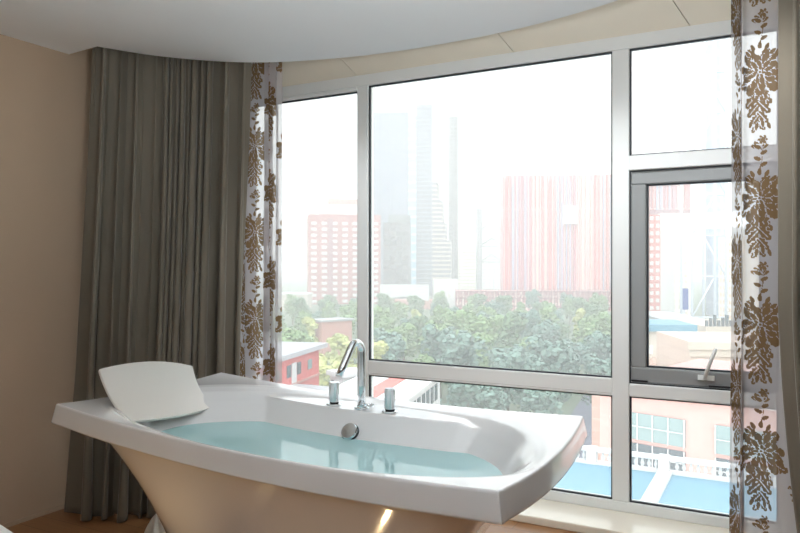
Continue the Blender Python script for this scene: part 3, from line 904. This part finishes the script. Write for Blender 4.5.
bm = bmesh.new(); box(bm, -w / 2, w / 2, -.5, 9, H_ - .1, H_ + .75); from_bm('roof', bm, E['blueroof'], r)
bm = bmesh.new(); box(bm, -w / 2, w / 2, -6, 0, 0, H_ - 5.0); from_bm('white_lean_to', bm, E['white'], r)
bm = bmesh.new(); box(bm, -w / 2, w / 2, -.6, 0, 0, H_ - 3.4); from_bm('brick_base', bm, mat('taupe', (188, 160, 146), .8), r)
win_grid(r, w, H_, 5, 1, .9, 1.1, E['white'], z0=H_ - 2.4, pz=3)
r, w, H_ = face_box('cream_parapet_building', 692, 800, 342, 60, turn=-4, depth=10, m=facade('cream_panels', (196, 176, 164), (200, 180, 168), (170, 150, 140), 1.6, 1.2, .03, .8, .2))
tag(r, 'cream panelled building with a corniced parapet behind the sash handle', 'building')
bm = bmesh.new(); box(bm, -w / 2 - .3, w / 2 + .3, -.4, 0, H_ - .6, H_ + .05); box(bm, -w / 2 - .15, w / 2, -.2, 0, H_ - 1.2, H_ - .6); from_bm('cornice', bm, E['cream'], r)

# pink building straight below, with a balustraded blue roof terrace in front of it
pA, pB = place(600, 34, z=0), place(800, 28, z=0)
dv = (pB - pA); dv.z = 0; L_ = dv.length; ang_ = math.atan2(dv.y, dv.x)
pb = empty('pink_building', (pA.x, pA.y, GZ), ang_)
tag(pb, 'pink tiled building with wide windows behind the white balustrade', 'building')
ztop_ = -4.2 - GZ
bm = bmesh.new(); box(bm, 0, L_ + 6, 0, 12, 0, ztop_)
from_bm('wall', bm, facade('pink_tiles', (188, 152, 146), (194, 158, 152), (190, 162, 156), .8, .25, .012, .8, .2), pb)
def z_at(py, d): return CAM_Z - (py - 266) / F * d
for k in range(4):
    x0_ = 1.2 + k * 4.2
    for (za, zb_, m_) in ((z_at(437, 33), z_at(411, 33), E['winblue']), (z_at(464, 33), z_at(441, 33), E['wingrey'])):
        bm = bmesh.new(); box(bm, x0_, x0_ + 2.9, -.06, .05, za - GZ, zb_ - GZ); wn = from_bm('window', bm, m_, pb)
        bm = bmesh.new()
        for q in range(5): box(bm, x0_ + q * .715 - .015, x0_ + q * .715 + .02, -.12, -.05, za - GZ, zb_ - GZ)
        box(bm, x0_, x0_ + 2.9, -.12, -.05, za - GZ + (zb_ - za) * .5 - .012, za - GZ + (zb_ - za) * .5 + .012)
        from_bm('window_bars', bm, E['white'], wn)
bm = bmesh.new(); box(bm, -.2, L_ + 6, -.25, 0, ztop_ - .25, ztop_ + .1); from_bm('cornice', bm, E['white'], pb)
# terrace
TZ = -5.6
ta = place(480, 25.6, z=TZ); tb = place(760, 19.6, z=TZ)
q1 = place(470, 24.4, z=TZ)
# far edge of terrace follows the balustrade foot: seen at (580,462) and (730,478)
def on_plane(px, py, z):
    d = (CAM_Z - z) * F / (py - 266); return place(px, d, z=z)
e0, e1_ = on_plane(575, 460.5, TZ), on_plane(731, 481, TZ)
dirb = (e1_ - e0); dirb.z = 0; dirb.normalize()
nb = Vector((-dirb.y, dirb.x, 0))
if nb.y < 0: nb = -nb
S0 = e0 - dirb * 9; LT = 24
bm = bmesh.new()
P4 = [S0, S0 + dirb * LT, S0 + dirb * LT - nb * 14, S0 - nb * 14]
P4 = [Vector((p.x, max(p.y, 5.2), 0)) for p in P4]
prism(bm, [(p.x, p.y) for p in P4[::-1]], TZ - .4, TZ)
ter = from_bm('roof_terrace', bm, E['blueroof']); tag(ter, 'bright blue flat roof terrace below the window', 'roof terrace')
s1, s2 = on_plane(640, 520, TZ), on_plane(665, 474, TZ)
dd = (s2 - s1).normalized(); sd = Vector((-dd.y, dd.x, 0)) * .22
bm = bmesh.new(); prism(bm, [(p.x, p.y) for p in (s1 - dd * 3 - sd, s1 - dd * 3 + sd, s2 + sd, s2 - sd)][::-1], TZ, TZ + .12)
bmesh.ops.recalc_face_normals(bm, faces=bm.faces)
from_bm('walkway', bm, E['white'], ter)
bal = empty('balustrade', (S0.x, S0.y, TZ), math.atan2(dirb.y, dirb.x))
tag(bal, 'white stone balustrade along the far edge of the blue roof', 'balustrade')
BH = .56
bm = bmesh.new(); box(bm, 0, LT, -.13, .13, BH - .12, BH); from_bm('top_rail', bm, E['white'], bal)
bm = bmesh.new(); box(bm, 0, LT, -.13, .13, 0, .10); from_bm('bottom_rail', bm, E['white'], bal)
bm = bmesh.new(); lathe(bm, [(.05, .10), (.05, .13), (.035, .15), (.07, .22), (.065, .27), (.035, .37), (.035, .40), (.055, .42), (.055, .44)], 10)
b0 = from_bm('baluster', bm, E['white'], bal); b0.location = (.3, 0, 0)
x = .3; k = 0
while x < LT - .3:
    x += .22
    if int(x / 2.4) != int((x - .22) / 2.4): continue
    if 8 < x < 18.5:
        o = b0.copy(); COL.objects.link(o); o.parent = bal; o.location = (x, 0, 0)
b0.location = (8.0, 0, 0)
for x in np.arange(0, LT, 2.4):
    bm = bmesh.new(); box(bm, x - .17, x + .17, -.16, .16, 0, BH + .03); from_bm('post', bm, E['white'], bal)
bm = bmesh.new(); box(bm, 0, LT, -.1, 14, GZ - TZ, -.41)   # hotel wing under the terrace
box_dir = from_bm('wing_wall', bm, E['cream'], bal); box_dir.scale = (1, -1, 1)
bpy.data.objects.remove(box_dir)

# street with a curved kerb between trees and the pink building
r0 = [on_plane(540, 400, GZ), on_plane(600, 396, GZ), on_plane(600, 480, GZ), on_plane(560, 470, GZ)]
bm = bmesh.new()
prism(bm, [(p.x, p.y) for p in (place(520, 60, z=GZ), place(600, 60, z=GZ), place(606, 140, z=GZ), place(590, 150, z=GZ), place(560, 110, z=GZ))], GZ, GZ + .1)
bmesh.ops.recalc_face_normals(bm, faces=bm.faces)
tag(from_bm('street', bm, E['asphalt']), kind='structure')
r, w, H_ = face_box('side_building', 592, 612, 392, 62, turn=-22, depth=8, m=facade('pink_side', (196, 158, 146), (200, 164, 152), (210, 186, 178), 2, 1, .04, .8, .2))
tag(r, 'narrow pink building end beside the street at the right mullion', 'building')

# red brick house bottom left
pA, pB, pC = place(277, 112, z=0), place(309, 104, z=0), place(320, 118, z=0)
def quad_building(name, fl, fr, rr, zt, m1, label, eave=.8, roofm=None, zb=GZ):
    """fl, fr, rr: front left, front right, rear right corners"""
    ex = (fr - fl); ex.z = 0; W_ = ex.length; ex.normalize(); dp = (rr - fr); dp.z = 0; D_ = dp.length
    root = empty(name, (fl.x, fl.y, zb), math.atan2(ex.y, ex.x))
    bm = bmesh.new(); box(bm, 0, W_, 0, D_, 0, zt - zb); from_bm('wall', bm, m1, root)
    bm = bmesh.new(); box(bm, -eave, W_ + eave, -eave, D_ + eave, zt - zb, zt - zb + .5); from_bm('roof', bm, roofm or E['roofgrey'], root)
    tag(root, label, 'building')
    return root, W_, D_, zt - zb
rb, W_, D_, Hh = quad_building('brick_house', place(258, 68, z=0), place(319, 84, z=0), place(319, 93, z=0), z_at(347, 84), E['redbrick'], 'red brick house with white window bands at the bottom left')
def front_windows(root, items, y=-.06, mm=None):
    for (x0_, x1_, z0_, z1_, m_) in items:
        bm = bmesh.new(); box(bm, x0_, x1_, y, .03, z0_, z1_); from_bm('window', bm, m_, root)
its = []
for fl in range(4):
    zz = Hh - 2.2 - fl * 2.9
    for q in (0, 9.0):
        its += [(W_ - 9.6 - q, W_ - 8.5 - q, zz, zz + 1.3, E['wingrey']), (W_ - 8.3 - q, W_ - 7.0 - q, zz - 1.0, zz + 1.4, E['white']), (W_ - 6.8 - q, W_ - 5.7 - q, zz, zz + 1.3, E['wingrey']), (W_ - 3.6 - q, W_ - 2.4 - q, zz + .1, zz + 1.2, E['winblue'])]
front_windows(rb, its)
for fl in range(3):
    bm = bmesh.new(); box(bm, 0, W_ + .02, -.12, 0, Hh - 3.2 - fl * 2.9, Hh - 2.95 - fl * 2.9); from_bm('band', bm, E['pinkwall'], rb)

# small white house and low roofs
wh, W_, D_, Hh = quad_building('white_house', place(330, 78, z=0), place(343, 76, z=0), place(343, 79, z=0), z_at(377, 76), E['white'], 'small white house with a flat roof left of the faucet', .3, E['white'])
front_windows(wh, [(.3, .8, Hh - 1.2, Hh - .5, E['wingrey'])])
lr, W_, D_, Hh = quad_building('low_roof_building', place(268, 74, z=0), place(345, 70, z=0), place(345, 73, z=0), z_at(399, 70), E['white'], 'low white roofs along the bottom of the left pane', .3, E['roofgrey'])
# long office with striped roof: recedes to the right
fl, fr = place(405, 62, z=0), place(440, 77, z=0)
ex = (fr - fl).normalized()
ob = empty('striped_roof_building', (fl.x, fl.y, GZ), math.atan2(ex.y, ex.x)); W_ = (fr - fl).length
tag(ob, 'white office wing with a red striped roof behind the right tap handle', 'building')
zt_ = z_at(402, 62) - GZ
bm = bmesh.new(); box(bm, 0, W_, 0, 8, 0, zt_); from_bm('wall', bm, E['white'], ob)
bm = bmesh.new(); box(bm, -.2, W_ + .3, -.3, 8, zt_, zt_ + .3); from_bm('roof', bm, E['white'], ob)
bm = bmesh.new(); box(bm, 0, W_, 2.6, 4.4, zt_ + .3, zt_ + .36); from_bm('roof_stripe', bm, mat('salmon', (190, 112, 104), .8), ob)
for k in range(int((W_ - 1) / 2)):
    bm = bmesh.new(); box(bm, .6 + k * 2, 1.9 + k * 2, -.06, .03, zt_ - 2.2, zt_ - .5); from_bm('window', bm, E['wingrey'], ob)

gh, W_, D_, Hh = quad_building('grey_roof_pavilion', place(322, 190, z=0), place(352, 196, z=0), place(352, 202, z=0), z_at(321, 192), E['pinkwall'], 'grey roofed pavilion among the trees in the left pane', .5, E['roofgrey'])
pv, W_, D_, Hh = quad_building('low_white_hall', place(280, 420, z=0), place(308, 420, z=0), place(314, 440, z=0), z_at(294, 420), E['cream'], 'low cream hall at the far left beyond the trees', .5, E['white'])

# ---- trees
def tree_mesh(seed, h, wr, dens=1300, conical=0):
    rnd = random.Random(seed); V_, F_ = [], []
    lumps = []
    for k in range(16):
        a = rnd.random() * 2 * PI; zz = rnd.uniform(.35, .93) * h
        rr = wr * .55 * (1 - conical * (zz / h)) * rnd.uniform(.2, 1)
        lumps.append((Vector((rr * math.cos(a), rr * math.sin(a), zz)), wr * rnd.uniform(.32, .52) * (1 - .35 * zz / h)))
    for k in range(dens):
        c_, R_ = lumps[k % 16]
        d_ = Vector((rnd.gauss(0, 1), rnd.gauss(0, 1), rnd.gauss(0, 1) + .25)).normalized()
        p = c_ + d_ * R_ * rnd.uniform(.75, 1.08)
        nrm_ = (d_ + Vector((rnd.uniform(-.6, .6), rnd.uniform(-.6, .6), rnd.uniform(-.6, .6)))).normalized()
        t1 = nrm_.cross(Vector((0, 0, 1)))
        if t1.length < .1: t1 = Vector((1, 0, 0))
        t1.normalize(); t2 = nrm_.cross(t1); s_ = rnd.uniform(.28, .55)
        i0 = len(V_)
        V_ += [p - t1 * s_, p - t2 * s_ * .7, p + t1 * s_, p + t2 * s_ * .7]; F_.append((i0, i0 + 1, i0 + 2, i0 + 3))
    me = bpy.data.meshes.new('crown'); me.from_pydata([tuple(v_) for v_ in V_], [], F_); me.update()
    return me
tg = [mat('leaves_dark', (106, 132, 98), .7, var=.25, vscale=.5), mat('leaves_mid', (126, 152, 104), .7, var=.25, vscale=.5), mat('leaves_yellow', (188, 192, 128), .7, var=.2, vscale=.5), mat('leaves_blue', (116, 144, 132), .7, var=.2, vscale=.5)]
bark = mat('bark', (110, 96, 80), .9)
protos = []
specs = [('broadleaf_tree', 12, 5.2, 0, 0), ('broadleaf_tree', 13, 4.8, 1, .2), ('poplar_tree', 11, 3.0, 2, .3), ('broadleaf_tree', 12, 5.0, 3, .1)]
labels = ['dark green leafy tree in the park below the towers', 'mid green leafy tree in the park below the towers', 'yellow green slender tree in the park', 'blue green leafy tree in the park below the towers']
bmt = bmesh.new(); tube(bmt, [(0, 0, 0), (.1, 0, 3), (0, .1, 7)], [.35, .28, .12], 8); tm = bpy.data.meshes.new('trunk'); bmt.to_mesh(tm); bmt.free(); tm.materials.append(bark)
for i, (nm, h, wr, mi, con) in enumerate(specs):
    cm = tree_mesh(i + 3, h, wr, 1500 if mi != 2 else 900, con); cm.materials.append(tg[mi])
    protos.append((nm, cm, labels[i], ['dark park trees', 'green park trees', 'yellow park trees', 'blue park trees'][i]))
def add_tree(p, kind, sc):
    nm, cm, lb, gp = protos[kind]
    root = empty(nm, p, random.random() * 6); root.scale = (sc, sc, sc * random.uniform(.9, 1.1))
    tag(root, lb, 'tree', gp)
    for n_, me in (('crown', cm), ('trunk', tm)):
        o = bpy.data.objects.new(n_, me); COL.objects.link(o); o.parent = root
rt = random.Random(11)
rows_ = [(96, 8.0), (108, 8), (121, 8), (135, 8.5), (151, 9), (170, 9.5), (192, 10), (217, 10.5), (245, 11.5), (276, 12.5), (312, 14), (350, 15)]
ntree = 0
for d, gap in rows_:
    pxl, pxr = 276, 622
    step = gap * F / d
    x = pxl + rt.random() * step
    while x < pxr:
        skip = False
        if d < 100 and x < 350: skip = True                 # houses stand here
        if d < 100 and x < 450: skip = True
        if d < 118 and x > 560: skip = True
        if d > 270 and x > 600: skip = True
        if 180 < d < 200 and 315 < x < 362: skip = True
        if not skip:
            dd_ = d + rt.uniform(-4, 4); p = place(x, dd_, z=GZ)
            r_ = rt.random()
            kind = 2 if (x < 385 and 115 < d < 200 and r_ < .7) or r_ < .05 else (3 if r_ < .35 or (d < 130 and r_ < .8) else (0 if r_ < .6 else 1))
            add_tree(p, kind, rt.uniform(.82, 1.12)); ntree += 1
        x += step * rt.uniform(.8, 1.15)
print('TREES', ntree)

# ---- haze over the city
hz = bpy.data.materials.new('city_haze'); hz.use_nodes = True; nt = hz.node_tree
for n_ in list(nt.nodes):
    if n_.type != 'OUTPUT_MATERIAL': nt.nodes.remove(n_)
vsn = nt.nodes.new('ShaderNodeVolumeScatter'); vsn.inputs['Color'].default_value = (1, .985, .97, 1); vsn.inputs['Density'].default_value = .0014
vsn.inputs['Anisotropy'].default_value = 0
nt.links.new(vsn.outputs[0], nt.nodes['Material Output'].inputs['Volume'])
bm = bmesh.new(); box(bm, -1300, 800, 50, 1400, GZ - .5, 260)
tag(from_bm('haze', bm, hz), 'pale bright haze lying over the whole city outside', 'haze', kind='stuff')

# ------------------------------------------------------------------ light
wd = bpy.data.worlds.new('world'); S.world = wd; wd.use_nodes = True; nt = wd.node_tree
bg = nt.nodes['Background']
tc = nt.nodes.new('ShaderNodeTexCoord'); sp_ = nt.nodes.new('ShaderNodeSeparateXYZ'); nt.links.new(tc.outputs['Generated'], sp_.inputs[0])
cr = nt.nodes.new('ShaderNodeValToRGB'); nt.links.new(sp_.outputs['Z'], cr.inputs['Fac'])
cr.color_ramp.elements[0].position = 0; cr.color_ramp.elements[0].color = (1, .97, .93, 1)
cr.color_ramp.elements[1].position = .6; cr.color_ramp.elements[1].color = (.90, .95, 1, 1)
nt.links.new(cr.outputs['Color'], bg.inputs['Color']); bg.inputs['Strength'].default_value = 3.0

sun = bpy.data.lights.new('sun', 'SUN'); sun.energy = 1.1; sun.angle = rad(6); sun.color = (1, .96, .90)
so_ = bpy.data.objects.new('sun', sun); COL.objects.link(so_)
so_.rotation_euler = Vector((.45, -.65, .75)).to_track_quat('Z', 'Y').to_euler()

def area(name, loc, size, energy, color, target=None, sy=None):
    l = bpy.data.lights.new(name, 'AREA'); l.energy = energy; l.color = color; l.size = size
    if sy: l.shape = 'RECTANGLE'; l.size_y = sy
    o = bpy.data.objects.new(name, l); COL.objects.link(o); o.location = loc
    if target is not None:
        o.rotation_euler = (Vector(loc) - Vector(target)).to_track_quat('Z', 'Y').to_euler()
    return o
# unseen fill lamps added for the room, window frame spots, then warm downlights
area('rear_warm_fill', (.6, -1.6, 2.35), 1.6, 3, (1, .86, .68), (-1.2, 2.2, 1.4), 1.0)  # warm fill added behind the viewpoint, not an actual ceiling panel
area('ceiling_bounce_fill', (-.5, 1.0, 1.7), .5, 48, (.92, .97, 1), (-.55, 1.3, 2.6), .5)  # added upward light, bounced off the ceiling to brighten the room
area('frame_soft_fill', (-.2, -.9, 2.2), 2.4, 14, (.93, .97, 1), (-1.3, 3.7, 1.3), 1.0)  # broad unseen fill added to lift the window frames
def spot(loc, tgt, e, col, ang=60, blend=.6, r=.03):
    l = bpy.data.lights.new('downlight_and_fill', 'SPOT'); l.energy = e; l.color = col; l.spot_size = rad(ang); l.spot_blend = blend; l.shadow_soft_size = r
    o = bpy.data.objects.new('downlight_and_fill', l); COL.objects.link(o); o.location = loc
    o.rotation_euler = (Vector(loc) - Vector(tgt)).to_track_quat('Z', 'Y').to_euler()
for xx in (-1.95, -1.15, -.35):  # added spots that only serve to brighten the window frames
    spot((xx, 2.78 if xx < -.5 else 2.5, 2.43), (xx, 3.76, .7), 32, (.96, .98, 1), 100, .7)
spot((-1.9, 1.0, 2.40), (-1.9, 1.1, 0), 8, (1, .72, .42), 80)
spot((-.3, .6, 2.40), (-.3, .6, 0), 6, (1, .78, .5), 80)

glow = bpy.data.materials.new('lamp_glow'); glow.use_nodes = True
gb = glow.node_tree.nodes['Principled BSDF']; gb.inputs['Emission Color'].default_value = (1, .78, .48, 1); gb.inputs['Emission Strength'].default_value = 60
for k, (fx, fy, en) in enumerate(((-1.252, 1.568, 1.2), (-2.02, 1.50, 3.6))):
    fl = empty('floor_light', (fx, fy, 0))
    tag(fl, ['small round warm light let into the floor before the middle of the tub', 'small round warm light let into the floor before the left end of the tub'][k], 'floor light', 'floor lights')
    bm = bmesh.new(); lathe(bm, [(.022, .0005), (.034, .0005), (.034, .006), (.022, .006)], 28); from_bm('ring', bm, M['chrome'], fl)
    bm = bmesh.new(); lathe(bm, [(.010, .0005), (.010, .004)], 28); from_bm('lens', bm, glow, fl)
    l = bpy.data.lights.new('floor_lamp', 'SPOT'); l.energy = en; l.color = (1, .70, .36); l.spot_size = rad(95); l.spot_blend = .8; l.shadow_soft_size = .02
    o = bpy.data.objects.new('floor_lamp', l); COL.objects.link(o); o.location = (fx, fy, .03); o.rotation_euler = (rad(180 - 18), 0, 0)
vs_ = S.view_settings; vs_.view_transform = 'Standard'; vs_.look = 'None'; vs_.gamma = 1; vs_.exposure = 0; vs_.use_curve_mapping = False
S.cycles.max_bounces = 10; S.cycles.diffuse_bounces = 5; S.cycles.glossy_bounces = 4; S.cycles.transparent_max_bounces = 24
S.cycles.volume_bounces = 1
S.cycles.use_denoising = True
S.cycles.sample_clamp_indirect = 8
